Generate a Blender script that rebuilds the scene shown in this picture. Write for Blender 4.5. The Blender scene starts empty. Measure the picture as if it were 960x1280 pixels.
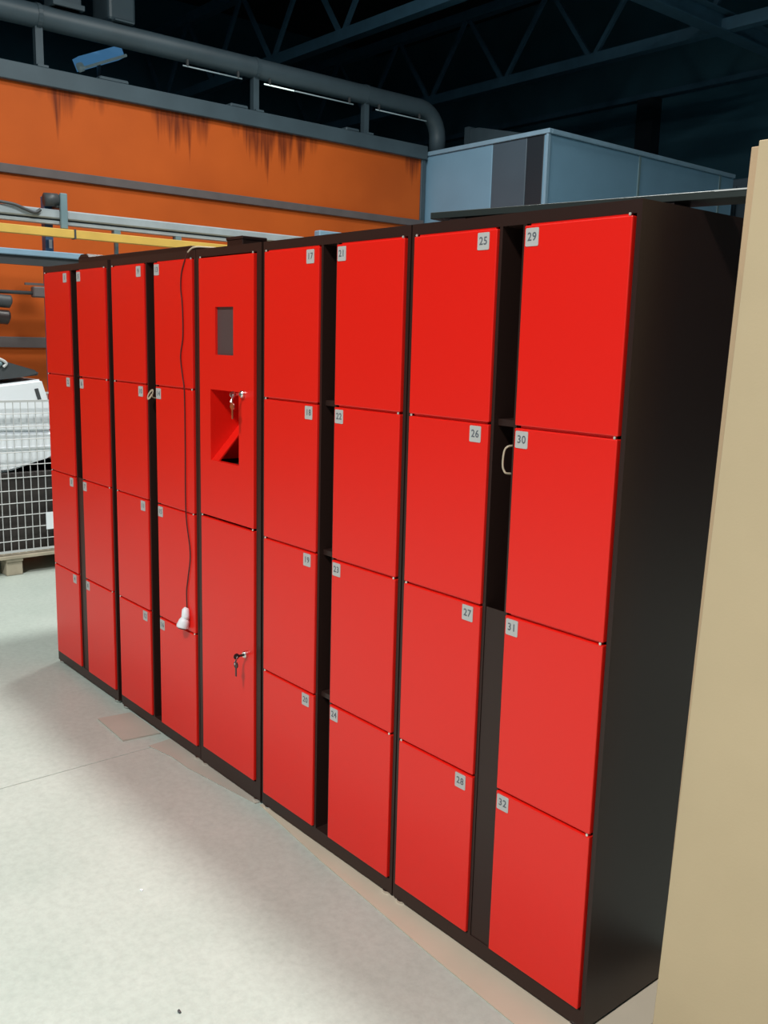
import bpy, bmesh, math, random
from mathutils import Vector, Matrix
random.seed(7)
PI = math.pi
scene = bpy.context.scene
col = scene.collection

# ------------------------------------------------------------------ camera
cam_d = bpy.data.cameras.new('camera')
cam = bpy.data.objects.new('camera', cam_d); col.objects.link(cam)
_r = Vector((0.6423, 0.7660, 0.0257)); _u = Vector((-0.1536, 0.0958, 0.9835)); _f = Vector((-0.7509, 0.6357, -0.1792))
cam.matrix_world = Matrix(((_r.x, _u.x, -_f.x, 1.2099), (_r.y, _u.y, -_f.y, -1.7022), (_r.z, _u.z, -_f.z, 1.6498), (0, 0, 0, 1)))
cam_d.sensor_fit = 'VERTICAL'; cam_d.sensor_height = 36.0
cam_d.lens = 1172.7 / 1280 * 36.0
cam_d.clip_start = 0.05; cam_d.clip_end = 100
scene.camera = cam

# ------------------------------------------------------------------ world, lamps, exposure
w = bpy.data.worlds.new('world'); scene.world = w; w.use_nodes = True
w.node_tree.nodes['Background'].inputs[0].default_value = (0.25, 0.38, 0.55, 1)
w.node_tree.nodes['Background'].inputs[1].default_value = 0.05
scene.view_settings.view_transform = 'Standard'
scene.view_settings.look = 'None'
scene.view_settings.exposure = 0.0
scene.view_settings.gamma = 1.0
scene.view_settings.use_curve_mapping = False

def lamp(loc, power, size, color=(1, 0.97, 0.92), size_y=None):
    d = bpy.data.lights.new('key_fill_light', 'AREA')
    d.energy = power; d.color = color
    d.shape = 'RECTANGLE' if size_y else 'DISK'
    d.size = size
    if size_y: d.size_y = size_y
    o = bpy.data.objects.new('key_fill_light', d); col.objects.link(o)
    o.location = loc
    return o
LC = (0.985, 1.0, 0.96)
# unseen area lights at roof height facing down, standing in for hall lamps
lamp((-2.0, 1.05, 7.0), 385, 0.7, LC)                     # over the back of the lockers: throws their shadow forward
lamp((1.2, -5.0, 7.0), 745, 0.9, LC)  # fill light added in front to brighten the locker fronts
lamp((-4.2, -5.2, 7.0), 75, 0.9, LC)  # weaker fill light added at the front left
lamp((-5.2, 3.2, 7.0), 170, 0.9, LC)  # light added to brighten the orange wall

# ------------------------------------------------------------------ helpers
def new_obj(name, mesh, parent=None):
    o = bpy.data.objects.new(name, mesh); col.objects.link(o)
    if parent is not None: o.parent = parent
    return o
def finish(name, bm, mat, parent=None, smooth=False):
    bmesh.ops.recalc_face_normals(bm, faces=bm.faces)
    me = bpy.data.meshes.new(name); bm.to_mesh(me); bm.free()
    if smooth:
        for p in me.polygons: p.use_smooth = True
    me.materials.append(mat)
    return new_obj(name, me, parent)
def tag(o, label, cat, group=None, kind=None):
    if label: o['label'] = label
    if cat: o['category'] = cat
    if group: o['group'] = group
    if kind: o['kind'] = kind
    return o
def struct(o, label=None):
    o['kind'] = 'structure'
    if label: o['label'] = label
    return o
def empty(name, loc, label, cat, group=None, rz=0):
    o = bpy.data.objects.new(name, None); col.objects.link(o)
    o.location = loc; o.rotation_euler = (0, 0, rz); o.empty_display_size = 0.1
    return tag(o, label, cat, group)
def bx(bm, x0, x1, y0, y1, z0, z1, bev=0.0, seg=1):
    vs = [bm.verts.new((x, y, z)) for x in (x0, x1) for y in (y0, y1) for z in (z0, z1)]
    fs = []
    for q in ((0, 1, 3, 2), (4, 6, 7, 5), (0, 4, 5, 1), (2, 3, 7, 6), (0, 2, 6, 4), (1, 5, 7, 3)):
        fs.append(bm.faces.new([vs[i] for i in q]))
    if bev:
        es = set(e for f in fs for e in f.edges)
        bmesh.ops.bevel(bm, geom=list(es), offset=bev, segments=seg, affect='EDGES', profile=0.5)
def box(name, mat, parent, x0, x1, y0, y1, z0, z1, bev=0.0, seg=1):
    bm = bmesh.new(); bx(bm, x0, x1, y0, y1, z0, z1, bev, seg)
    return finish(name, bm, mat, parent)
def beam(bm, a, b, wd, ht):
    """rectangular bar from a to b"""
    a = Vector(a); b = Vector(b); d = (b - a); L = d.length; d.normalize()
    up = Vector((0, 0, 1)) if abs(d.z) < 0.9 else Vector((1, 0, 0))
    s = d.cross(up).normalized(); t = s.cross(d)
    vs = []
    for p in (a, b):
        for i, j in ((-1, -1), (1, -1), (1, 1), (-1, 1)):
            vs.append(bm.verts.new(p + s * (i * wd / 2) + t * (j * ht / 2)))
    for q in ((3, 2, 1, 0), (4, 5, 6, 7), (0, 1, 5, 4), (1, 2, 6, 5), (2, 3, 7, 6), (3, 0, 4, 7)):
        bm.faces.new([vs[i] for i in q])
def tube(bm, pts, rad, seg=8, cap=True):
    pts = [Vector(p) for p in pts]
    rings = []; prev = None
    for i, p in enumerate(pts):
        d = (pts[min(i + 1, len(pts) - 1)] - pts[max(i - 1, 0)]).normalized()
        if prev is None:
            up = Vector((0, 0, 1)) if abs(d.z) < 0.9 else Vector((1, 0, 0))
            s = d.cross(up).normalized()
        else:
            s = (prev - d * prev.dot(d)).normalized()
        prev = s; t = d.cross(s)
        rr = rad[i] if isinstance(rad, (list, tuple)) else rad
        rings.append([bm.verts.new(p + (s * math.cos(2 * PI * k / seg) + t * math.sin(2 * PI * k / seg)) * rr) for k in range(seg)])
    for a, b in zip(rings, rings[1:]):
        for k in range(seg):
            bm.faces.new((a[k], a[(k + 1) % seg], b[(k + 1) % seg], b[k]))
    if cap:
        bm.faces.new(rings[0][::-1]); bm.faces.new(rings[-1])
def cyl(bm, a, b, rad, seg=16): tube(bm, [a, b], rad, seg)
def smooth_path(pts, n=6):
    P = [Vector(p) for p in pts]; out = []
    for i in range(len(P) - 1):
        p0 = P[max(i - 1, 0)]; p1 = P[i]; p2 = P[i + 1]; p3 = P[min(i + 2, len(P) - 1)]
        for k in range(n):
            t = k / n
            out.append(0.5 * ((2 * p1) + (p2 - p0) * t + (2 * p0 - 5 * p1 + 4 * p2 - p3) * t * t + (3 * p1 - p0 - 3 * p2 + p3) * t ** 3))
    out.append(P[-1]); return out
def prism(bm, poly, axis, a, b):
    """extrude polygon (list of 2-tuples) along axis from a to b"""
    def mk(u, v, h):
        return {'x': (h, u, v), 'y': (u, h, v), 'z': (u, v, h)}[axis]
    A = [bm.verts.new(mk(u, v, a)) for u, v in poly]; B = [bm.verts.new(mk(u, v, b)) for u, v in poly]
    bm.faces.new(A); bm.faces.new(B[::-1]); n = len(poly)
    for i in range(n): bm.faces.new((A[i], B[i], B[(i + 1) % n], A[(i + 1) % n]))

# ------------------------------------------------------------------ materials
def nodes_of(m):
    m.use_nodes = True; nt = m.node_tree
    return nt, nt.nodes['Principled BSDF']
def mat(name, c, rough=0.5, metal=0.0, var=0.0, scale=6.0, bump=0.0, bscale=60.0, spec=0.5, emit=None, coat=0.0):
    m = bpy.data.materials.new(name); nt, b = nodes_of(m)
    b.inputs['Base Color'].default_value = (*c, 1); b.inputs['Roughness'].default_value = rough
    b.inputs['Metallic'].default_value = metal; b.inputs['Specular IOR Level'].default_value = spec
    b.inputs['Coat Weight'].default_value = coat; b.inputs['Coat Roughness'].default_value = 0.25
    tc = nt.nodes.new('ShaderNodeTexCoord')
    if var:
        n = nt.nodes.new('ShaderNodeTexNoise'); n.inputs['Scale'].default_value = scale; n.inputs['Detail'].default_value = 6
        nt.links.new(tc.outputs['Object'], n.inputs['Vector'])
        r = nt.nodes.new('ShaderNodeValToRGB')
        r.color_ramp.elements[0].position = 0.3; r.color_ramp.elements[1].position = 0.7
        r.color_ramp.elements[0].color = (*[x * (1 - var) for x in c], 1)
        r.color_ramp.elements[1].color = (*[min(1, x * (1 + var)) for x in c], 1)
        nt.links.new(n.outputs['Fac'], r.inputs['Fac']); nt.links.new(r.outputs['Color'], b.inputs['Base Color'])
    if bump:
        n2 = nt.nodes.new('ShaderNodeTexNoise'); n2.inputs['Scale'].default_value = bscale; n2.inputs['Detail'].default_value = 4
        nt.links.new(tc.outputs['Object'], n2.inputs['Vector'])
        bp = nt.nodes.new('ShaderNodeBump'); bp.inputs['Strength'].default_value = bump; bp.inputs['Distance'].default_value = 0.002
        nt.links.new(n2.outputs['Fac'], bp.inputs['Height']); nt.links.new(bp.outputs['Normal'], b.inputs['Normal'])
    if emit:
        b.inputs['Emission Color'].default_value = (*emit[0], 1); b.inputs['Emission Strength'].default_value = emit[1]
    return m
RED = mat('red_powder_coat', (0.80, 0.011, 0.005), 0.34, bump=0.06, bscale=260, spec=0.5)
DARK = mat('dark_brown_black_powder_coat', (0.028, 0.0135, 0.011), 0.36, bump=0.08, bscale=300, spec=0.30)
INSIDE = mat('shade_black_metal', (0.012, 0.007, 0.006), 0.6)  # near-black: the darkness inside recesses is put into the colour
TAG = mat('pale_grey_tag', (0.47, 0.46, 0.45), 0.5, var=0.03)
INK = mat('grey_ink', (0.10, 0.11, 0.13), 0.6)
STEEL = mat('bright_steel', (0.75, 0.74, 0.72), 0.22, metal=1.0)
PIN = mat('zinc_pin', (0.85, 0.8, 0.72), 0.35, metal=0.6)
KEYBLACK = mat('black_key_plastic', (0.03, 0.02, 0.02), 0.4)
SCREEN = mat('dark_screen_glass', (0.08, 0.06, 0.062), 0.25, spec=0.4)
BLACKCABLE = mat('dark_cable_rubber', (0.05, 0.008, 0.008), 0.5)
BEIGE = mat('beige_cable', (0.50, 0.40, 0.29), 0.5)
WHITE = mat('white_plastic', (0.86, 0.89, 0.93), 0.4, var=0.03)
GREYPL = mat('grey_plug_face', (0.16, 0.14, 0.12), 0.5)
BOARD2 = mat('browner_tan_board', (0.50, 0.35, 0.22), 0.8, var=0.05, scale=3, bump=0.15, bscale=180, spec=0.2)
BOARD = mat('tan_board', (0.555, 0.425, 0.27), 0.75, var=0.04, scale=3, bump=0.15, bscale=180, spec=0.2)
CARD2 = mat('grey_cardboard', (0.45, 0.40, 0.345), 0.85, var=0.06, scale=5, spec=0.15)
CARD = mat('cardboard', (0.58, 0.49, 0.385), 0.85, var=0.05, scale=5, spec=0.15)
GREYSTEEL = mat('blue_grey_painted_steel', (0.055, 0.084, 0.104), 0.5, var=0.12, scale=3)
RAILGREY = mat('light_grey_rail', (0.36, 0.41, 0.44), 0.45, var=0.08, scale=8)
BROWNRAIL = mat('brown_grey_strip', (0.12, 0.10, 0.10), 0.6, var=0.1)
YELLOW = mat('yellow_paint', (0.72, 0.46, 0.10), 0.5, var=0.08, scale=5)
BLUE = mat('blue_steel_paint', (0.06, 0.13, 0.26), 0.45, var=0.1)
LIGHTBLUE = mat('light_blue_steel', (0.24, 0.38, 0.50), 0.45, var=0.08)
TEAL = mat('teal_grey_plate', (0.17, 0.26, 0.29), 0.5, var=0.08)
DARKGREY = mat('dark_grey_metal', (0.06, 0.065, 0.07), 0.5, var=0.1)
GREENGREY = mat('green_grey_metal_plank', (0.028, 0.034, 0.031), 0.4, metal=0.2, var=0.1)
TRUSS = mat('blue_truss_paint', (0.05, 0.13, 0.20), 0.6, var=0.1)
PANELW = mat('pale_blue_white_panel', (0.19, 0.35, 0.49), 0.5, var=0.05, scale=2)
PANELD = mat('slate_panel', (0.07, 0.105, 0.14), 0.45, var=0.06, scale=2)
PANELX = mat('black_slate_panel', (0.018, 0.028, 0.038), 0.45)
HALLW = mat('dark_hall_cladding', (0.035, 0.12, 0.17), 0.8, var=0.12, scale=1.2)
ROOF = mat('dark_roof_cladding', (0.02, 0.026, 0.03), 0.9, var=0.15, scale=1)
WOOD = mat('pallet_wood', (0.42, 0.36, 0.27), 0.85, var=0.15, scale=9)
WIRE = mat('galvanised_wire', (0.62, 0.62, 0.62), 0.45, metal=0.2)
GLOWWHITE = mat('conduit_glow', (0.8, 0.85, 0.85), 0.4, emit=((0.75, 0.95, 0.9), 1.1))  # glow standing in for the bright highlight on the conduit
GLOWDIM = mat('dim_glow', (0.3, 0.36, 0.4), 0.4, emit=((0.5, 0.75, 0.8), 0.10))  # faint glow: painted sheen on the conduit, also the blue luminaire's tube
LAMPBLUE = mat('blue_lamp_diffuser', (0.05, 0.12, 0.22), 0.3, emit=((0.12, 0.38, 0.75), 0.28))

# concrete floor
def concrete():
    m = bpy.data.materials.new('polished_concrete'); nt, b = nodes_of(m)
    tc = nt.nodes.new('ShaderNodeTexCoord')
    n = nt.nodes.new('ShaderNodeTexNoise'); n.inputs['Scale'].default_value = 1.6; n.inputs['Detail'].default_value = 9; n.inputs['Roughness'].default_value = 0.65
    g = nt.nodes.new('ShaderNodeTexNoise'); g.inputs['Scale'].default_value = 38; g.inputs['Detail'].default_value = 6; g.inputs['Roughness'].default_value = 0.7
    for k in (n, g): nt.links.new(tc.outputs['Object'], k.inputs['Vector'])
    r = nt.nodes.new('ShaderNodeValToRGB')
    r.color_ramp.elements[0].position = 0.28; r.color_ramp.elements[0].color = (0.445, 0.51, 0.46, 1)
    r.color_ramp.elements[1].position = 0.72; r.color_ramp.elements[1].color = (0.545, 0.595, 0.545, 1)
    r2 = nt.nodes.new('ShaderNodeValToRGB')
    r2.color_ramp.elements[0].position = 0.3; r2.color_ramp.elements[0].color = (0.86, 0.86, 0.86, 1)
    r2.color_ramp.elements[1].position = 0.6; r2.color_ramp.elements[1].color = (1, 1, 1, 1)
    mx = nt.nodes.new('ShaderNodeMix'); mx.data_type = 'RGBA'; mx.blend_type = 'MULTIPLY'; mx.inputs[0].default_value = 1
    nt.links.new(n.outputs['Fac'], r.inputs['Fac']); nt.links.new(g.outputs['Fac'], r2.inputs['Fac'])
    nt.links.new(r.outputs['Color'], mx.inputs[6]); nt.links.new(r2.outputs['Color'], mx.inputs[7])
    nt.links.new(mx.outputs[2], b.inputs['Base Color'])
    b.inputs['Roughness'].default_value = 0.42; b.inputs['Specular IOR Level'].default_value = 0.35
    bp = nt.nodes.new('ShaderNodeBump'); bp.inputs['Strength'].default_value = 0.12; bp.inputs['Distance'].default_value = 0.002
    nt.links.new(g.outputs['Fac'], bp.inputs['Height']); nt.links.new(bp.outputs['Normal'], b.inputs['Normal'])
    return m
CONCRETE = concrete()
JOINT = mat('joint_filler', (0.22, 0.22, 0.20), 0.9)

# orange wall with rust runs coming down from the beam on top of it
def orange_wall(ztop):
    m = bpy.data.materials.new('orange_wall_with_rust_runs'); nt, b = nodes_of(m); N = nt.nodes; L = nt.links
    tc = N.new('ShaderNodeTexCoord'); sp = N.new('ShaderNodeSeparateXYZ'); L.new(tc.outputs['Object'], sp.inputs[0])
    def math_(op, a, bb=None, clamp=False):
        n = N.new('ShaderNodeMath'); n.operation = op; n.use_clamp = clamp
        for i, v in enumerate((a, bb)):
            if v is None: continue
            if isinstance(v, (int, float)): n.inputs[i].default_value = v
            else: L.new(v, n.inputs[i])
        return n.outputs[0]
    def noise1(scale, detail):
        cv = N.new('ShaderNodeCombineXYZ'); L.new(sp.outputs['Y'], cv.inputs['Y'])
        n = N.new('ShaderNodeTexNoise'); n.inputs['Scale'].default_value = scale; n.inputs['Detail'].default_value = detail
        L.new(cv.outputs[0], n.inputs['Vector']); return n.outputs['Fac']
    # where along the wall the gutter leaks (y in metres)
    total = None
    for cy, wd, amp in ((1.95, 0.16, 0.75), (2.35, 0.1, 0.3), (3.08, 0.16, 0.9), (3.38, 0.16, 1.0), (4.1, 0.2, 1.0), (4.45, 0.2, 0.95), (4.8, 0.15, 0.6), (6.4, 0.12, 0.8)):
        d = math_('DIVIDE', math_('SUBTRACT', sp.outputs['Y'], cy), wd)
        e = math_('POWER', 2.718, math_('MULTIPLY', math_('MULTIPLY', d, d), -1.0))
        e = math_('MULTIPLY', e, amp)
        total = e if total is None else math_('ADD', total, e)
    fine = math_('POWER', math_('MULTIPLY', noise1(9.0, 5), 1.6), 3.0)
    length = math_('ADD', math_('MULTIPLY', math_('MULTIPLY', total, fine), 0.62), 0.035)
    depth = math_('SUBTRACT', ztop, sp.outputs['Z'])
    k = math_('DIVIDE', math_('SUBTRACT', length, depth), 0.22, True)
    k = math_('MULTIPLY', k, math_('MULTIPLY', noise1(26, 3), 1.75, True), True)
    n = N.new('ShaderNodeTexNoise'); n.inputs['Scale'].default_value = 1.1; n.inputs['Detail'].default_value = 5
    L.new(tc.outputs['Object'], n.inputs['Vector'])
    r = N.new('ShaderNodeValToRGB')
    r.color_ramp.elements[0].position = 0.3; r.color_ramp.elements[0].color = (0.49, 0.088, 0.011, 1)
    r.color_ramp.elements[1].position = 0.7; r.color_ramp.elements[1].color = (0.60, 0.112, 0.014, 1)
    L.new(n.outputs['Fac'], r.inputs['Fac'])
    mx = N.new('ShaderNodeMix'); mx.data_type = 'RGBA'
    L.new(k, mx.inputs[0]); L.new(r.outputs['Color'], mx.inputs[6]); mx.inputs[7].default_value = (0.17, 0.028, 0.006, 1)
    L.new(mx.outputs[2], b.inputs['Base Color']); b.inputs['Roughness'].default_value = 0.7; b.inputs['Specular IOR Level'].default_value = 0.25
    return m

# ------------------------------------------------------------------ the hall
XL, XR, YF, YB, ZC = -17.0, 7.0, -9.0, 13.2, 8.2
floor = struct(box('floor', JOINT, None, XL, XR, YF, YB, -0.2, -0.004))
for xa, xb in ((XL, -8.12), (-8.12, -2.12), (-2.12, 3.88), (3.88, XR)):
    for ya, yb in ((YF, -3.2), (-3.2, 2.8), (2.8, 8.8), (8.8, YB)):
        g = 0.0025
        s = box('slab', CONCRETE, floor, xa + g, xb - g, ya + g, yb - g, -0.1, 0.0, 0.0015)
struct(box('ceiling', ROOF, None, XL, XR, YF, YB, ZC, ZC + 0.2))
wb = struct(box('wall_back', HALLW, None, XL, XR, YB, YB + 0.2, 0, ZC))
struct(box('wall_left', HALLW, None, XL - 0.2, XL, YF, YB, 0, ZC))
struct(box('wall_right', HALLW, None, XR, XR + 0.2, YF, YB, 0, ZC))
struct(box('wall_front', HALLW, None, XL, XR, YF - 0.2, YF, 0, ZC))
# ledge and column of the far wall
box('wall_ledge', TRUSS, wb, XL, XR, YB - 0.16, YB, 5.97, 6.06)
for x in (-9.3, -2.6):
    box('wall_column', PANELX, wb, x - 0.17, x + 0.17, YB - 0.25, YB, 0, 5.95)

# roof girders: two lattice girders along x and one beam along y
def girder(y, label, x0=XL, x1=XR, z=6.0, h=1.25):
    g = empty('roof_girder', (0, y, z), label, 'roof girder', 'lattice girders under the roof')
    bm = bmesh.new(); beam(bm, (x0, 0, 0), (x1, 0, 0), 0.16, 0.16); finish('bottom_chord', bm, TRUSS, g)
    bm = bmesh.new(); beam(bm, (x0, 0, h), (x1, 0, h), 0.16, 0.16); finish('top_chord', bm, TRUSS, g)
    n = 26; step = (x1 - x0) / n
    for i in range(n):
        a = (x0 + i * step, 0, 0 if i % 2 else h); b = (x0 + (i + 1) * step, 0, h if i % 2 else 0)
        bm = bmesh.new(); beam(bm, a, b, 0.05, 0.07); finish('lattice_bar', bm, TRUSS, g)
    return g
girder(7.2, 'dark blue lattice roof girder crossing above the end of the big pipe')
girder(10.65, 'dark blue lattice roof girder crossing above the pale booth')
cb = empty('crane_beam', (-6.46, 0, 6.0), 'dark blue steel roof beam running at right angles to the lattice girders', 'beam')
bm = bmesh.new(); bx(bm, -0.11, 0.11, YF, YB, -0.10, -0.08); finish('lower_flange', bm, TRUSS, cb)
bm = bmesh.new(); bx(bm, -0.012, 0.012, YF, YB, -0.08, 0.14); finish('web', bm, TRUSS, cb)
bm = bmesh.new(); bx(bm, -0.11, 0.11, YF, YB, 0.14, 0.16); finish('upper_flange', bm, TRUSS, cb)

# orange partition wall
XW = -8.0
wo = struct(box('wall_orange', orange_wall(3.90), None, XW - 0.12, XW, -6.0, 6.6, 0, 3.90))
box('cap_beam', GREYSTEEL, wo, XW - 0.16, XW + 0.05, -6.0, 6.62, 3.90, 4.06, 0.006)
box('strip', BROWNRAIL, wo, XW, XW + 0.035, -6.0, 6.6, 3.085, 3.165, 0.004)
box('strip', BROWNRAIL, wo, XW, XW + 0.035, -6.0, 6.6, 1.50, 1.60, 0.004)
box('end_post', GREYSTEEL, wo, XW - 0.13, XW + 0.02, 6.55, 6.62, 0, 3.90, 0.004)
for y, sx in ((2.35, 0.3), (3.8, 0.22), (5.35, 0.2)):
    box('bracket', GREYSTEEL, wo, XW - 0.1, XW + 0.02, y, y + sx, 4.06, 4.10, 0.012)

# pipe on supports above it
vp = empty('ventilation_pipe', (-8.06, 0, 4.06), 'long grey ventilation pipe on posts above the orange wall', 'pipe')
bm = bmesh.new()
path = [(0, -6.0, 0.46), (0, 6.55, 0.46)]
for k in range(1, 7):
    a = k / 6 * PI / 2; path.append((0, 6.55 + 0.32 * math.sin(a), 0.46 - 0.32 * (1 - math.cos(a))))
path.append((0, 6.87, -0.06))
tube(bm, path, 0.105, 20); finish('pipe_run', bm, GREYSTEEL, vp, True)
for y in (-1.6, 0.6, 1.79, 4.145, 5.685):
    bm = bmesh.new(); bx(bm, -0.035, 0.035, y - 0.035, y + 0.035, 0.0, 0.40); bx(bm, -0.11, 0.11, y - 0.05, y + 0.05, 0.0, 0.02)
    finish('support_post', bm, GREYSTEEL, vp)
    bm = bmesh.new()
    tube(bm, [(0, y - 0.02, 0.46), (0, y + 0.02, 0.46)], 0.113, 20); finish('pipe_clamp', bm, GREYSTEEL, vp)
tl = empty('glow_conduit', (-8.06, 0, 4.06), 'thin shiny conduit close under the grey pipe, its highlight added as glow', 'lamp')  # shiny conduit; its reflected highlight is put in as emission
for a, b, mm in ((3.25, 3.95, GLOWDIM), (4.23, 4.62, GLOWWHITE), (4.63, 5.46, GLOWDIM), (5.80, 6.62, GLOWDIM)):
    bm = bmesh.new(); cyl(bm, (0.06, a, 0.305), (0.06, b, 0.305), 0.007, 8); finish('tube', bm, mm, tl, True)
for y in (3.3, 3.9, 4.3, 5.4, 5.85, 6.5):
    box('hanger', DARKGREY, tl, 0.05, 0.07, y - 0.01, y + 0.01, 0.305, 0.372)
# duct boxes over the pipe
db = empty('duct_box', (-8.06, 2.75, 4.06), 'dark square duct box straddling the top of the grey pipe', 'duct')
box('duct_body', GREYSTEEL, db, -0.35, 0.05, -0.28, 0.0, 0.575, 0.86, 0.03, 2)
box('duct_collar', GREYSTEEL, db, -0.12, 0.1, -0.24, -0.04, 0.567, 0.58)
db2 = empty('riser_duct', (-8.06, 2.05, 4.06), 'upright dark riser duct rising from the grey pipe to the roof', 'duct')
box('duct_body', GREYSTEEL, db2, -0.16, 0.10, -0.13, 0.13, 0.567, 4.14, 0.01)
box('duct_collar', GREYSTEEL, db2, -0.18, 0.12, -0.15, 0.15, 0.567, 0.61)
# blue luminaire behind the pipe
bl = empty('strip_luminaire', (-8.62, 2.40, 4.06), 'tilted blue glowing strip luminaire behind the grey pipe', 'lamp')
bm = bmesh.new(); beam(bm, (0, 0, 0.27), (0.0, 0.45, 0.47), 0.16, 0.12); finish('housing', bm, LAMPBLUE, bl)
bm = bmesh.new(); cyl(bm, (0.10, 0.02, 0.22), (0.10, 0.48, 0.43), 0.014, 8); finish('tube', bm, GLOWDIM, bl, True)
bm = bmesh.new(); tube(bm, [(0.06, -0.02, 0.22), (0.06, 0.02, 0.24)], 0.045, 10); finish('end_cap', bm, GLOWDIM, bl, True)
bm = bmesh.new(); beam(bm, (0, 0.22, 0.0), (0, 0.22, 0.36), 0.03, 0.03); bx(bm, -0.05, 0.55, 0.18, 0.26, -0.02, 0.0); finish('stand', bm, DARKGREY, bl)

# pale booth behind the lockers
bo = empty('paint_booth', (-6.03, 6.66, 0), 'tall pale blue-grey booth of panels behind the lockers', 'booth')
def bpan(m, x0, x1, y0, y1): return box('panel', m, bo, x0, x1, y0, y1, 0.0, 3.95, 0.006)
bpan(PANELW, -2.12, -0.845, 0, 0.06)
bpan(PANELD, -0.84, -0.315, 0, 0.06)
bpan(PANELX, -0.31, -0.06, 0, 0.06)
bpan(PANELW, -0.06, 0.0, 0.0, 1.69); bpan(PANELW, -0.06, 0.0, 1.715, 3.50); bpan(PANELW, -0.06, 0.0, 3.525, 3.80)
box('back_panel', PANELW, bo, -2.12, 0.0, 3.80, 3.85, 0, 3.95)
box('roof_panel', PANELD, bo, -2.12, 0.0, 0.0, 3.85, 3.95, 3.97)
box('top_rail', LIGHTBLUE, bo, -2.12, 0.03, -0.02, 0.03, 3.95, 4.0, 0.004)
box('top_rail', LIGHTBLUE, bo, -0.03, 0.03, 0.03, 3.85, 3.95, 4.0, 0.004)
box('corner_post', LIGHTBLUE, bo, -0.02, 0.012, -0.012, 0.03, 0, 3.95)
for y in (1.7, 3.51): box('seam_post', TEAL, bo, -0.02, 0.010, y - 0.018, y + 0.018, 0, 3.95)
ad = empty('roof_duct', (-7.3, 7.7, 3.97), 'slanting blue-grey duct lying on the booth roof by the pipe bend', 'duct')
bm = bmesh.new(); prism(bm, [(-0.75, 0.0), (0.75, 0.0), (0.75, 0.12), (-0.55, 0.42), (-0.75, 0.42)], 'y', -0.3, 0.3); finish('duct_body', bm, GREYSTEEL, ad)
bm = bmesh.new(); bx(bm, -0.78, -0.70, -0.33, 0.33, 0, 0.45); finish('flange', bm, GREYSTEEL, ad)
lb = empty('grey_cabinet', (-6.3, 11.6, 0), 'grey-blue steel cabinet beyond the far end of the booth', 'cabinet')
box('cabinet_body', PANELD, lb, -0.9, 0.9, -0.5, 0.5, 0.0, 4.05, 0.01)
box('cabinet_door', PANELD, lb, -0.85, -0.01, -0.53, -0.5, 0.1, 3.95, 0.006); box('cabinet_door', PANELD, lb, 0.01, 0.85, -0.53, -0.5, 0.1, 3.95, 0.006)

# ------------------------------------------------------------------ conveyor line in front of the orange wall
XC = -7.0
po = empty('conveyor_post', (XC - 0.08, 1.42, 0), 'dark blue steel post carrying the rails in front of the orange wall', 'post')
box('upright', BLUE, po, -0.03, 0.058, -0.02, 0.05, 0.02, 2.79, 0.006)
box('foot_plate', BLUE, po, -0.12, 0.12, -0.12, 0.12, 0, 0.02)
box('label_plate', WHITE, po, 0.06, 0.064, 0.008, 0.034, 2.36, 2.43)
bm = bmesh.new(); bx(bm, -0.02, 0.145, 0.05, 0.135, 2.69, 2.80, 0.01); finish('bracket_arm', bm, DARKGREY, po)
bm = bmesh.new(); cyl(bm, (0.118, -0.04, 2.75), (0.118, 0.07, 2.755), 0.055, 18); finish('drive_roller', bm, DARKGREY, po, True)
bm = bmesh.new(); bx(bm, 0.145, 0.18, 0.075, 0.135, 2.52, 2.81, 0.006); finish('end_plate', bm, TEAL, po)
rl = empty('conveyor_rail', (XC, 0, 0), 'light grey overhead conveyor rail with hangers above the yellow rail', 'rail')
box('rail_profile', RAILGREY, rl, -0.02, 0.06, -3, 4.5, 2.60, 2.675, 0.01)
box('rail_lip', RAILGREY, rl, -0.02, 0.045, -3, 4.5, 2.555, 2.585, 0.004)
box('rail_core', DARKGREY, rl, -0.02, 0.03, -3, 4.5, 2.58, 2.605)
box('rail_end', LIGHTBLUE, rl, -0.03, 0.07, 4.22, 4.52, 2.67, 2.76, 0.01)
for y in (-0.6, 2.02, 2.62, 3.25):
    bm = bmesh.new(); bx(bm, 0.0, 0.03, y - 0.015, y + 0.015, 2.33, 2.56); bx(bm, -0.01, 0.05, y - 0.03, y + 0.03, 2.50, 2.555); finish('hanger', bm, TEAL, rl)
bm = bmesh.new(); tube(bm, smooth_path([(0.03, 0.5, 2.689), (0.06, 0.9, 2.692), (0.078, 1.1, 2.68), (0.08, 1.2, 2.65), (0.08, 1.28, 2.63), (0.078, 1.33, 2.66)]), 0.014, 6); finish('hose', bm, DARKGREY, rl, True)
yl = empty('yellow_rail', (XC + 0.10, 0, 0), 'yellow painted square rail below the grey conveyor rail', 'rail')
box('rail_bar', YELLOW, yl, -0.03, 0.03, -3, 4.3, 2.445, 2.515, 0.004)
for y in (-1.0, 1.60, 3.3): box('clip', DARKGREY, yl, -0.035, 0.035, y - 0.008, y + 0.008, 2.44, 2.52)
lr = empty('blue_rail', (XC + 0.04, 0, 0), 'light blue lower guide rail with a dark underside', 'rail')
box('rail_top', LIGHTBLUE, lr, -0.05, 0.06, -3, 4.2, 2.275, 2.325, 0.006)
box('rail_web', DARKGREY, lr, -0.02, 0.03, -3, 4.2, 2.20, 2.275)
ar = empty('air_line', (XC, 0, 0), 'thin dark air line with a valve block below the blue rail', 'pipe')
bm = bmesh.new(); cyl(bm, (0, -3, 1.975), (0, 1.36, 1.975), 0.016, 8); finish('line', bm, DARKGREY, ar, True)
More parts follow.
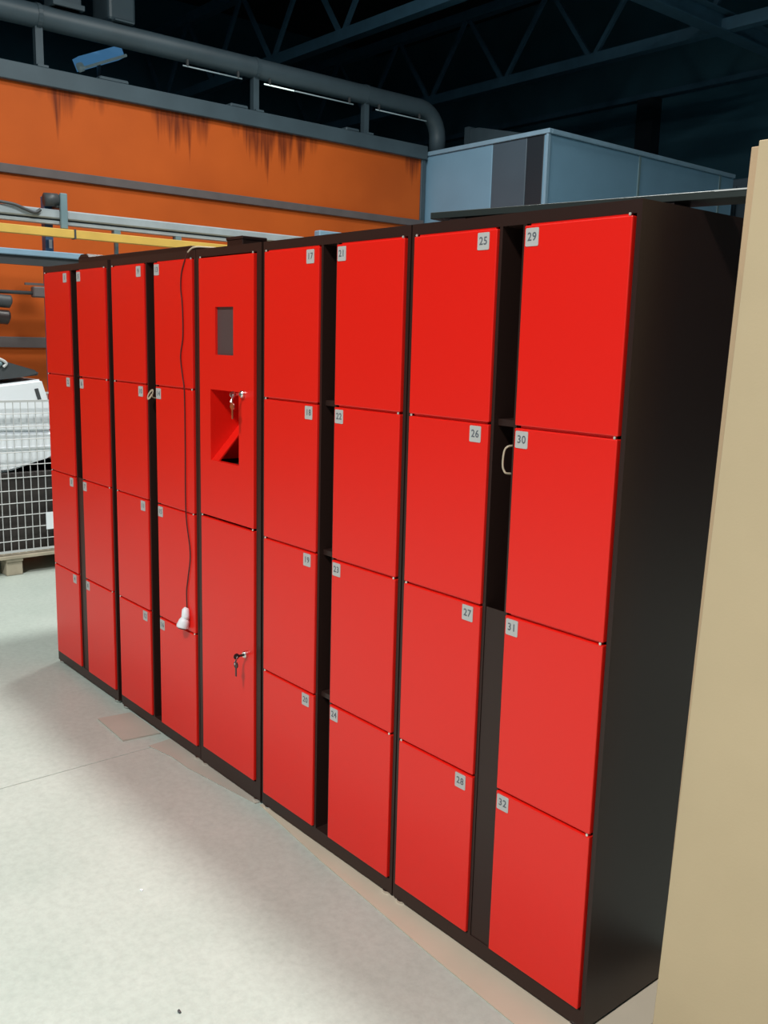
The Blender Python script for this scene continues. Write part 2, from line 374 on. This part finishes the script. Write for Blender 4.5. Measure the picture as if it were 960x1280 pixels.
box('valve', BROWNRAIL, ar, -0.04, 0.04, 1.26, 1.38, 1.94, 2.03, 0.01); box('lever', BROWNRAIL, ar, -0.01, 0.01, 1.20, 1.36, 2.04, 2.06)
box('holder', DARKGREY, ar, -0.0215, 0.0, 1.34, 1.38, 1.965, 1.985)
for z, rr, y, lbl in ((1.90, 0.055, 1.02, 'upper grey rounded air tool hanging from the thin air line'), (1.77, 0.06, 1.0, 'lower black rounded air tool hanging under the grey one')):
    t = empty('air_tool', (XC + 0.02, y, z), lbl, 'tool')
    bm = bmesh.new(); tube(bm, smooth_path([(0, -0.28 if z > 1.85 else -0.40, 0.01), (0, -0.2, 0.02), (0, -0.05, 0.0), (0, 0.03, -0.005), (0, 0.06, -0.01)], 4), [0.03 + (rr - 0.03) * min(1, k / 6) if k < 14 else rr * (1 - 0.25 * (k - 13)) for k in range(17)], 14)
    finish('tool_body', bm, DARKGREY if z > 1.85 else KEYBLACK, t, True)
    bm = bmesh.new(); hy = -0.2 if z > 1.85 else -0.36; cyl(bm, (0, hy, 0.02), (0, hy, 1.975 - z - 0.017), 0.008, 8); finish('hook', bm, DARKGREY, t)

# ------------------------------------------------------------------ mesh cage on a pallet with white covers
cg = empty('mesh_cage', (-5.2, -0.2, 0), 'silver wire mesh cage standing on a wooden pallet', 'cage')
CW, CL, Z0, Z1 = 0.85, 1.25, 0.155, 1.19
for z in (Z0 + 0.012, Z1):
    for a, b in (((0, 0), (0, CL)), ((-CW, 0), (-CW, CL)), ((0, 0), (-CW, 0)), ((0, CL), (-CW, CL))):
        bm = bmesh.new(); beam(bm, (a[0], a[1], z), (b[0], b[1], z), 0.014, 0.014); finish('frame_bar', bm, WIRE, cg)
for x in (0, -CW):
    for y in (0, CL):
        bm = bmesh.new(); beam(bm, (x, y, Z0), (x, y, Z1), 0.024, 0.024); finish('corner_post', bm, WIRE, cg)
bm = bmesh.new(); cyl(bm, (0.0, 0, Z0), (0.0, 0, Z1), 0.0032, 6); vw = finish('wire', bm, WIRE, cg); vw.location = (0, 0.05, 0)
for k in range(2, 25):
    o = vw.copy(); col.objects.link(o); o.location = (0, 0.05 * k, 0)
bm = bmesh.new(); cyl(bm, (0.004, 0, 0), (0.004, CL, 0), 0.0034, 6); hw = finish('wire', bm, WIRE, cg); hw.location = (0, 0, Z0 + 0.085)
for k in range(2, 12):
    o = hw.copy(); col.objects.link(o); o.location = (0, 0, Z0 + 0.0865 * k)
bm = bmesh.new()
for k in range(1, 17):
    for y in (0, CL): cyl(bm, (-0.05 * k, y, Z0), (-0.05 * k, y, Z1), 0.0032, 5)
for k in range(1, 12):
    for y in (0, CL): cyl(bm, (0, y, Z0 + 0.0865 * k), (-CW, y, Z0 + 0.0865 * k), 0.0032, 5)
    cyl(bm, (-CW, 0, Z0 + 0.0865 * k), (-CW, CL, Z0 + 0.0865 * k), 0.0032, 5)
for k in range(1, 25): cyl(bm, (-CW, 0.05 * k, Z0), (-CW, 0.05 * k, Z1), 0.0032, 5)
o = finish('side_wires', bm, WIRE, cg); o['kind'] = 'stuff'
box('name_plate', WHITE, cg, 0.008, 0.014, 0.84, 0.93, 0.30, 0.42)
pl = empty('pallet', (-5.2, -0.2, 0), 'weathered wooden pallet under the wire mesh cage', 'pallet')
for i in range(6):
    x = 0.02 - i * 0.172; box('plank', WOOD, pl, x - 0.13, x, -0.02, CL + 0.02, 0.118, 0.141, 0.003)
for y in (0.0, 0.56, 1.13):
    box('stringer', WOOD, pl, -0.90, 0.01, y, y + 0.11, 0.098, 0.118)
    for x in (-0.12, -0.5, -0.88): box('block', WOOD, pl, x, x + 0.12, y, y + 0.11, 0.0, 0.098, 0.004)
# dark crates at the bottom of the cage
ct = empty('dark_crate', (-5.63, 0.43, 0.142), 'dark brown crate filling the lower half of the mesh cage', 'crate')
GRIMY = mat('dark_brown_crate', (0.035, 0.028, 0.026), 0.7, var=0.2)
box('crate_body', GRIMY, ct, -0.36, 0.36, -0.52, 0.52, 0, 0.56, 0.01)
box('crate_rim', GRIMY, ct, -0.375, 0.375, -0.535, 0.535, 0.52, 0.56, 0.006)
# white covers
def shell(name, prof, y0, y1, m, parent, loc):
    bm = bmesh.new(); prism(bm, prof, 'y', y0, y1)
    bmesh.ops.bevel(bm, geom=list(bm.edges), offset=0.02, segments=3, affect='EDGES')
    return finish(name, bm, m, parent, False)
wc = empty('white_cover', (-5.62, 0.335, 0.704), 'white moulded cover lying in the cage under the slotted one', 'cover', 'white machine covers')
bm = bmesh.new()
prism(bm, [(-0.45, -0.001), (0.10, 0.0), (0.36, 0.08), (0.43, 0.10), (0.43, 0.265), (-0.45, 0.29)], 'x', -0.33, 0.34)
bmesh.ops.bevel(bm, geom=list(bm.edges), offset=0.018, segments=3, affect='EDGES'); finish('cover_shell', bm, WHITE, wc)
bm = bmesh.new(); bx(bm, 0.335, 0.348, -0.44, 0.42, 0.15, 0.17, 0.003); finish('rib', bm, WHITE, wc)
wc2 = empty('slotted_cover', (-5.62, 0.335, 0.996), 'white moulded cover with a dark slot on top in the cage', 'cover', 'white machine covers')
bm = bmesh.new()
prism(bm, [(-0.45, 0.0), (0.40, -0.022), (0.395, 0.16), (0.345, 0.335), (-0.45, 0.24)], 'x', -0.33, 0.345)
bmesh.ops.bevel(bm, geom=list(bm.edges), offset=0.014, segments=3, affect='EDGES'); finish('cover_shell', bm, WHITE, wc2)
bm = bmesh.new(); prism(bm, [(0.29, 0.27), (0.315, 0.275), (0.335, 0.20), (0.31, 0.195)], 'x', 0.34, 0.349); finish('slot', bm, DARKGREY, wc2)
dk = empty('dark_hood', (-5.66, 0.30, 1.239), 'dark grey hood with a light handle lying on the white covers', 'hood')
bm = bmesh.new(); prism(bm, [(-0.45, 0.025), (0.25, 0.105), (0.38, 0.12), (0.36, 0.15), (0.12, 0.22), (-0.08, 0.27), (-0.45, 0.29)], 'x', -0.3, 0.36)
bmesh.ops.bevel(bm, geom=list(bm.edges), offset=0.012, segments=2, affect='EDGES'); finish('hood_shell', bm, DARKGREY, dk)
bm = bmesh.new(); tube(bm, smooth_path([(0.365, -0.4, 0.30), (0.372, -0.05, 0.27), (0.372, 0.10, 0.23), (0.372, 0.15, 0.20), (0.368, 0.13, 0.175)]), 0.010, 8); finish('handle', bm, WIRE, dk, True)
bm = bmesh.new(); tube(bm, smooth_path([(0.362, -0.2, 0.19), (0.366, 0.0, 0.17), (0.366, 0.08, 0.185), (0.362, 0.12, 0.20)]), 0.016, 8); finish('hinge', bm, TEAL, dk, True)

# ------------------------------------------------------------------ the lockers
H, DEP = 1.95, 0.48
ZD = [(1.4555, 1.917), (0.9885, 1.449), (0.5195, 0.982), (0.058, 0.513)]   # z ranges of the four doors
DW, CHW = 0.297, 0.087
YD = -0.008                                                                # front of the doors
def rounded_plate(bm, x0, x1, z0, z1, y0, y1, r, n=3):
    pts = []
    for cx, cz, a0 in ((x1 - r, z1 - r, 0), (x0 + r, z1 - r, 90), (x0 + r, z0 + r, 180), (x1 - r, z0 + r, 270)):
        for k in range(n + 1):
            a = math.radians(a0 + 90 * k / n); pts.append((cx + r * math.cos(a), cz + r * math.sin(a)))
    prism(bm, pts, 'y', y0, y1)
# shared meshes
def tmp_mesh(fn, m, name):
    bm = bmesh.new(); fn(bm); bmesh.ops.recalc_face_normals(bm, faces=bm.faces)
    me = bpy.data.meshes.new(name); bm.to_mesh(me); bm.free(); me.materials.append(m); return me
door_me = []
for za, zb in ZD:
    def door_fn(bm, h=zb - za):
        bx(bm, -DW / 2, DW / 2, YD, 0.010, 0, h, 0.0025, 2)
        bx(bm, -DW / 2 + 0.012, DW / 2 - 0.012, 0.001, 0.012, h - 0.006, h + 0.0055)      # lip that closes the gap above the door
    door_me.append(tmp_mesh(door_fn, RED, 'door'))
tag_me = tmp_mesh(lambda bm: rounded_plate(bm, -0.0195, 0.0195, -0.0205, 0.0205, -0.0012, 0, 0.003), TAG, 'number_tag')
def pin_fn(bm):
    cyl(bm, (0, 0, -0.003), (0, 0, 0.003), 0.0026, 10); cyl(bm, (0, 0, -0.001), (0, 0, 0.001), 0.0034, 10)
pin_me = tmp_mesh(pin_fn, PIN, 'hinge_pin')
foot_me = tmp_mesh(lambda bm: (cyl(bm, (0, 0, 0), (0, 0, 0.008), 0.017, 14), cyl(bm, (0, 0, 0.008), (0, 0, 0.02), 0.007, 10)), STEEL, 'foot')
def digits(txt, size):
    cu = bpy.data.curves.new('number', 'FONT'); cu.body = txt; cu.size = size; cu.align_x = 'CENTER'; cu.align_y = 'CENTER'
    cu.extrude = 0.0003; cu.resolution_u = 3; cu.space_character = 1.08; cu.offset = 0.00025
    o = bpy.data.objects.new('number', cu); col.objects.link(o)
    dg = bpy.context.evaluated_depsgraph_get(); me = bpy.data.meshes.new_from_object(o.evaluated_get(dg))
    bpy.data.objects.remove(o); bpy.data.curves.remove(cu)
    me.materials.clear(); me.materials.append(INK)
    me.transform(Matrix.Rotation(PI / 2, 4, 'X'))
    return me
def carcass(bm, hw, chan):
    t = 0.012
    bx(bm, -hw, -hw + t, 0, DEP, 0.008, H); bx(bm, hw - t, hw, 0, DEP, 0.008, H)          # sides
    bx(bm, -hw + t, hw - t, 0, DEP, H - 0.028, H)                                         # top
    bx(bm, -hw + t, hw - t, 0, DEP, 0.008, 0.054)                                         # plinth
    bx(bm, -hw + t, hw - t, DEP - t, DEP, 0.054, H - 0.028)                               # back
    bx(bm, -hw + t, hw - t, 0.02, 0.024, 0.054, H - 0.028) if not chan else None
    if chan:
        c = CHW / 2
        for s in (-1, 1):
            a, b = sorted((s * (c - 0.001), s * (c - 0.011))); bx(bm, a, b, 0.0, 0.14, 0.054, H - 0.028)
            a, b = sorted((s * c, s * (hw - t))); bx(bm, a, b, 0.016, 0.02, 0.054, H - 0.028)
def locker(cx, nums_l, nums_r, label, cover, crossbars):
    hw = 0.357
    L = empty('locker_cabinet', (cx, 0, 0.0036), label, 'locker', 'red and black locker cabinets')
    bm = bmesh.new(); carcass(bm, hw, True); finish('cabinet_body', bm, DARK, L)
    c = CHW / 2 - 0.011
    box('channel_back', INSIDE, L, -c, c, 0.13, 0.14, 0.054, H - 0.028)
    for z in crossbars: box('crossbar', DARK, L, -c, c, 0.016, 0.10, z - 0.004, z + 0.012)
    if cover: box('channel_cover', DARK, L, -c + 0.001, c - 0.0015, 0.002, 0.005, 0.054, 0.985)
    for x in (-hw + 0.03, hw - 0.03):
        for y in (0.012, DEP - 0.04):
            f = new_obj('foot', foot_me, L); f.location = (x, y, 0)
    for s, nums in ((-1, nums_l), (1, nums_r)):
        dx = s * (CHW / 2 + DW / 2)
        for k, n in enumerate(nums):
            za, zb = ZD[k]
            d = new_obj('door', door_me[k], L); d.location = (dx, 0, za); d['label'] = 'red door number %d' % n
            tx = (DW / 2 - 0.024 - 0.0195) if s < 0 else (-DW / 2 + 0.005 + 0.0195)
            tz = zb - za - 0.006 - 0.0205
            t = new_obj('number_tag', tag_me, d); t.location = (tx, YD, tz)
            u = new_obj('number', digits(str(n), 0.0265), d); u.location = (tx, YD - 0.0014, tz)
            p = new_obj('hinge_pin', pin_me, d); p.location = (s * (DW / 2 - 0.008), YD + 0.002, zb - za + 0.003)
    return L
J = [1.452, 0.985, 0.516]
locker(-0.357, (25, 26, 27, 28), (29, 30, 31, 32), 'locker cabinet with red doors numbered 25 to 32, next to the tan boards', True, J[:1])
locker(-1.0765, (17, 18, 19, 20), (21, 22, 23, 24), 'locker cabinet with red doors numbered 17 to 24, beside the screen unit', False, J)
locker(-2.236, (9, 10, 11, 12), (13, 14, 15, 16), 'locker cabinet with red doors behind the hanging power cable', False, [])
locker(-2.984, (1, 2, 3, 4), (5, 6, 7, 8), 'end locker cabinet with red doors nearest the wire mesh cage', True, J[:1])

# terminal column
TX = -1.661; hw = 0.2145
T = empty('terminal_cabinet', (TX, 0, 0.0036), 'narrow locker terminal with a screen, a hand recess and two key locks', 'locker')
bm = bmesh.new(); t = 0.012
bx(bm, -hw, -hw + 0.028, 0, DEP, 0.008, H); bx(bm, hw - 0.028, hw, 0, DEP, 0.008, H)
bx(bm, -hw + 0.028, hw - 0.028, 0, DEP, H - 0.028, H); bx(bm, -hw + 0.028, hw - 0.028, 0, DEP, 0.008, 0.072)
bx(bm, -hw + 0.028, hw - 0.028, DEP - t, DEP, 0.072, H - 0.028); bx(bm, -hw + 0.028, hw - 0.028, 0.016, DEP - t, 0.994, 1.0)
finish('cabinet_body', bm, DARK, T)
for x in (-hw + 0.03, hw - 0.03):
    for y in (0.012, DEP - 0.04):
        f = new_obj('foot', foot_me, T); f.location = (x, y, 0)
lx0, lx1 = -0.1815, 0.1815
# upper door with two openings
def holed_plate(bm, X, Z, holes, y0, y1):
    """grid plate, cells listed in holes left open"""
    vf = {}; vb = {}
    for i, x in enumerate(X):
        for j, z in enumerate(Z):
            vf[i, j] = bm.verts.new((x, y0, z)); vb[i, j] = bm.verts.new((x, y1, z))
    nx, nz = len(X) - 1, len(Z) - 1
    solid = lambda i, j: 0 <= i < nx and 0 <= j < nz and (i, j) not in holes
    for i in range(nx):
        for j in range(nz):
            if not solid(i, j): continue
            bm.faces.new((vf[i, j], vf[i + 1, j], vf[i + 1, j + 1], vf[i, j + 1])); bm.faces.new((vb[i, j], vb[i, j + 1], vb[i + 1, j + 1], vb[i + 1, j]))
            for di, dj, p, q in ((-1, 0, (i, j), (i, j + 1)), (1, 0, (i + 1, j), (i + 1, j + 1)), (0, -1, (i, j), (i + 1, j)), (0, 1, (i, j + 1), (i + 1, j + 1))):
                if not solid(i + di, j + dj): bm.faces.new((vf[p], vf[q], vb[q], vb[p]))
X = sorted([lx0, -0.106, -0.069, 0.051, 0.086, lx1]); Zs = [1.002, 1.208, 1.462, 1.584, 1.748, 1.917]
bm = bmesh.new()
holed_plate(bm, X, Zs, {(1, 1), (2, 1), (3, 1), (2, 3)}, YD, 0.012)
ud = finish('upper_door', bm, RED, T); ud['label'] = 'red upper door with screen and recess'
s_ = box('screen', SCREEN, ud, -0.075, 0.057, 0.001, 0.008, 1.578, 1.754); s_['label'] = 'dark recessed screen'
# recess: walls and ramp
nx0, nx1, nz0, nz1, nd = -0.106, 0.086, 1.208, 1.462, 0.13
bm = bmesh.new()
bx(bm, nx0 - 0.004, nx0, 0.0121, nd, nz0, nz1); bx(bm, nx1, nx1 + 0.004, 0.0121, nd, nz0, nz1)
bx(bm, nx0 - 0.004, nx1 + 0.004, 0.0121, nd, nz1, nz1 + 0.004); bx(bm, nx0 - 0.004, nx1 + 0.004, nd, nd + 0.004, nz0, nz1)
nn = finish('recess_liner', bm, RED, ud)
bm = bmesh.new(); prism(bm, [(-0.004, nz0), (nd, nz0 + 0.145), (nd, nz0 + 0.139), (0.004, nz0)], 'x', nx0, nx0 + 0.046)
rp = finish('ramp', bm, RED, ud); rp['label'] = 'red sloping plate in the recess'
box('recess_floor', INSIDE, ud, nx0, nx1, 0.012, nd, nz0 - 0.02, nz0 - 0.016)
box('dark_void_sheet', INSIDE, ud, nx0 + 0.0475, nx1, 0.085, 0.09, nz0, nz0 + 0.10)  # near-black sheet standing for the dark void beside the ramp
ld = box('lower_door', RED, T, lx0, lx1, YD, 0.012, 0.077, 0.992, 0.0025, 2)
def lock(parent, x, z, keymat, dx, dz, blk):
    bm = bmesh.new(); tube(bm, [(x, YD, z), (x, YD - 0.010, z), (x, YD - 0.014, z)], [0.0125, 0.0125, 0.009], 18); finish('lock_cylinder', bm, STEEL, parent)
    bm = bmesh.new()
    bx(bm, x - 0.0015, x + 0.0015, YD - 0.034, YD - 0.013, z - 0.004, z + 0.004)                       # blade
    cyl(bm, (x - 0.0015, YD - 0.042, z), (x + 0.0015, YD - 0.042, z), 0.011, 14)                       # bow
    finish('key', bm, keymat, parent)
    ring = [(x + 0.004 + 0.012 * math.sin(a) * 0.3, YD - 0.046 + 0.006 * math.cos(a), z - 0.014 + 0.014 * math.cos(a)) for a in [2 * PI * i / 14 for i in range(15)]]
    bm = bmesh.new(); tube(bm, ring, 0.0012, 5, False); finish('key_ring', bm, STEEL, parent)
    bm = bmesh.new()
    cyl(bm, (x + dx, YD - 0.047, z + dz), (x + dx, YD - 0.043, z + dz), 0.012, 14)
    bx(bm, x + dx - 0.004, x + dx + 0.004, YD - 0.046, YD - 0.044, z + dz - 0.042, z + dz - 0.008)
    bx(bm, x + dx - 0.002, x + dx + 0.002, YD - 0.0465, YD - 0.0435, z + dz + 0.008, z - 0.012)
    finish('spare_key', bm, blk, parent)
lock(ud, 0.117, 1.457, STEEL, 0.002, -0.040, STEEL)
lock(ld, 0.136, 0.541, KEYBLACK, 0.002, -0.030, KEYBLACK)
for p_, z_ in ((ud, 1.917), (ld, 0.994)):
    for x_ in (lx0 + 0.008, lx1 - 0.008):
        q = new_obj('hinge_pin', pin_me, p_); q.location = (x_, YD + 0.002, z_ + 0.003)

# ------------------------------------------------------------------ things on and around the lockers
# black power cable with a white plug hanging over the doors
pc = empty('power_cable', (-1.95, 0, 0), 'thin dark cable with a white plug hanging over the locker doors', 'cable')
yy = -0.0112
pts = [(0.20, 0.30, 1.957), (0.16, 0.15, 1.958), (0.10, 0.04, 1.962), (0.06, 0.0, 1.962), (0.035, -0.012, 1.945), (0.015, yy, 1.925), (-0.015, yy, 1.875), (-0.022, yy, 1.82), (-0.012, yy, 1.76), (-0.010, yy, 1.65), (-0.030, yy, 1.575), (-0.016, yy, 1.50), (-0.004, yy, 1.44), (-0.003, yy, 1.235), (-0.004, yy, 0.99), (0.026, yy, 0.84), (0.008, yy, 0.74), (-0.006, yy, 0.68), (-0.004, yy, 0.612)]
bm = bmesh.new(); tube(bm, smooth_path(pts[4:], 6), 0.0021, 7); finish('cord', bm, BLACKCABLE, pc, True)
bm = bmesh.new(); tube(bm, smooth_path(pts[:5], 6), 0.003, 7); finish('upper_cord', bm, BEIGE, pc, True)
bm = bmesh.new()
tube(bm, [(0.0, yy - 0.004, 0.616), (0.0, yy - 0.008, 0.608), (0.004, yy - 0.011, 0.585), (0.006, yy - 0.012, 0.572)], [0.008, 0.014, 0.016, 0.014], 14)
finish('plug_neck', bm, WHITE, pc, True)
bm = bmesh.new(); tube(bm, [(0.003, yy - 0.013, 0.578), (0.002, yy - 0.016, 0.565), (-0.002, yy - 0.021, 0.545), (-0.002, yy - 0.023, 0.538)], [0.014, 0.021, 0.024, 0.022], 16); finish('plug', bm, WHITE, pc, True)
bm = bmesh.new(); tube(bm, [(-0.002, yy - 0.024, 0.5385), (-0.002, yy - 0.026, 0.533)], [0.015, 0.014], 14); finish('plug_face', bm, GREYPL, pc)

# cable ends poking out of the channels
c1 = empty('cable_loop', (-0.342, 0, 1.373), 'beige wire loop poking out of the channel beside door 30', 'cable')
bm = bmesh.new(); tube(bm, smooth_path([(0.012, 0.06, 0.034), (0.013, 0.015, 0.034), (0.010, -0.006, 0.033), (0.003, -0.012, 0.022), (0.001, -0.014, -0.008), (0.004, -0.012, -0.026), (0.010, -0.002, -0.034), (0.013, 0.06, -0.036)]), 0.0026, 7); finish('wire', bm, BEIGE, c1, True)
c2 = empty('cable_coil', (-2.234, 0, 1.415), 'small coiled wire ring poking out between the doors left of the power cable', 'cable')
bm = bmesh.new(); tube(bm, [(0.004 + 0.014 * math.cos(a), -0.012 + 0.010 * math.sin(a), 0.018 * math.sin(a) + 0.004 * a / 6) for a in [2 * PI * i / 16 for i in range(33)]], 0.0024, 6); finish('wire', bm, BEIGE, c2, True)
bm = bmesh.new(); tube(bm, smooth_path([(0.018, -0.012, 0.0), (0.012, 0.01, -0.01), (0.0, 0.12, -0.01)]), 0.0024, 6); finish('wire_tail', bm, BEIGE, c2, True)

# plank lying askew on top of the near cabinet
ang = math.atan2(0.22 - 0.058, 0.097 + 0.71)
pk = empty('metal_plank', (-0.71, 0.058, H + 0.0036), 'long dark metal plank lying askew on top of the end lockers by the boards', 'plank', rz=ang)
bm = bmesh.new(); bx(bm, 0, 1.02, 0, 0.105, 0.019, 0.036, 0.001); finish('plank_body', bm, GREENGREY, pk)
bm = bmesh.new(); bx(bm, 0.76, 1.02, -0.0015, 0.002, 0.0335, 0.0365); finish('painted_highlight', bm, WIRE, pk)  # highlight along the overhanging edge, put in as a pale strip
for x in (0.06, 0.62): box('batten', DARK, pk, x, x + 0.05, 0.004, 0.10, 0.0, 0.019)
box('infill', INSIDE, pk, 0.11, 0.62, 0.012, 0.09, 0.0, 0.019)
# thin dark bar on the far cabinets
fb = empty('dark_bar', (-3.05, 0.05, H + 0.0036), 'flat dark bar lying on top of the far locker cabinets', 'bar', rz=math.radians(1.5))
box('bar_body', DARK, fb, 0, 1.0, 0, 0.10, 0, 0.03, 0.002)
bm = bmesh.new(); prism(bm, [(0.0, 0.03), (0.11, 0.03), (0.09, 0.045), (0.03, 0.045)], 'y', 0.0, 0.1); finish('bar_clip', bm, DARK, fb)
bk = empty('black_block', (-1.86, 0.2, H + 0.0036), 'small black block standing on top of the terminal cabinet', 'block')
box('block_body', DARK, bk, -0.055, 0.055, -0.05, 0.05, 0, 0.052, 0.002)
box('block_lid', DARK, bk, -0.058, 0.058, -0.053, 0.053, 0.045, 0.057, 0.002)

# two tan boards leaning against the plank end
def board(name, x0b, x0t, yb, yt, zt, th, label, m=BOARD, wdt=1.22):
    B = empty(name, (0, 0, 0), label, 'board', 'tan boards')
    bm = bmesh.new()
    d = Vector((0, yt - yb, zt)).normalized(); n = Vector((0, d.z, -d.y))
    P = [Vector((x0b, yb, 0)), Vector((x0b + wdt, yb, 0)), Vector((x0t + wdt, yt, zt)), Vector((x0t, yt, zt))]
    F = [bm.verts.new(p) for p in P]; K = [bm.verts.new(p + n * th) for p in P]
    # keep the back bottom edge on the floor
    K[0].co.z = 0; K[1].co.z = 0
    bm.faces.new(F); bm.faces.new(K[::-1])
    for i in range(4): bm.faces.new((F[i], K[i], K[(i + 1) % 4], F[(i + 1) % 4]))
    bmesh.ops.bevel(bm, geom=list(bm.edges), offset=0.0012, segments=1, affect='EDGES')
    o = finish('sheet', bm, m, B)
    return B
board('leaning_board', 0.140, 0.1385, 0.070, 0.190, 2.076, 0.017, 'front tan board leaning beside the black locker side')
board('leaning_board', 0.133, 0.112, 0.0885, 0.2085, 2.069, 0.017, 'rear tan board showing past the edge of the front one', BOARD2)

# cardboard under the lockers
def sheet(name, pts, label, th=0.004, m=CARD, z=0.0005):
    E = empty(name, (0, 0, z), label, 'cardboard', 'cardboard pieces on the floor')
    bm = bmesh.new(); prism(bm, pts, 'z', 0, th); finish('cardboard_layer', bm, m, E); return E
sheet('cardboard_sheet', [(-1.44, -0.005), (-1.02, -0.048), (-0.445, -0.090), (0.08, -0.118), (0.09, 0.44), (-1.44, 0.44)], 'long cardboard sheet sticking out under the lockers numbered 17 to 32', 0.003)
sheet('cardboard_square', [(-2.51, -0.150), (-2.236, -0.160), (-2.215, -0.004), (-2.49, -0.004)], 'square cardboard piece on the floor in front of the lockers', 0.006, CARD2)
sheet('cardboard_strip', [(-2.14, -0.002), (-2.13, -0.098), (-1.985, -0.070), (-1.86, -0.068), (-1.46, -0.012), (-1.46, 0.3), (-2.13, 0.3)], 'pale cardboard strip poking out under the terminal cabinet', 0.003, CARD2)

# crumbs
for (x, y), m, nm, lb in (((-1.211, -0.572), WHITE, 'paper_scrap', 'tiny white paper scrap on the bare concrete'), ((-0.673, -0.731), DARKGREY, 'pebble', 'tiny dark pebble on the bare concrete')):
    bm = bmesh.new(); bmesh.ops.create_icosphere(bm, subdivisions=1, radius=0.006)
    for v in bm.verts: v.co = Vector((v.co.x * 1.2, v.co.y * 0.8, max(0, v.co.z * 0.5 + 0.002))) * random.uniform(0.8, 1.2)
    o = finish(nm, bm, m); o.location = (x, y, 0); tag(o, lb, 'debris')
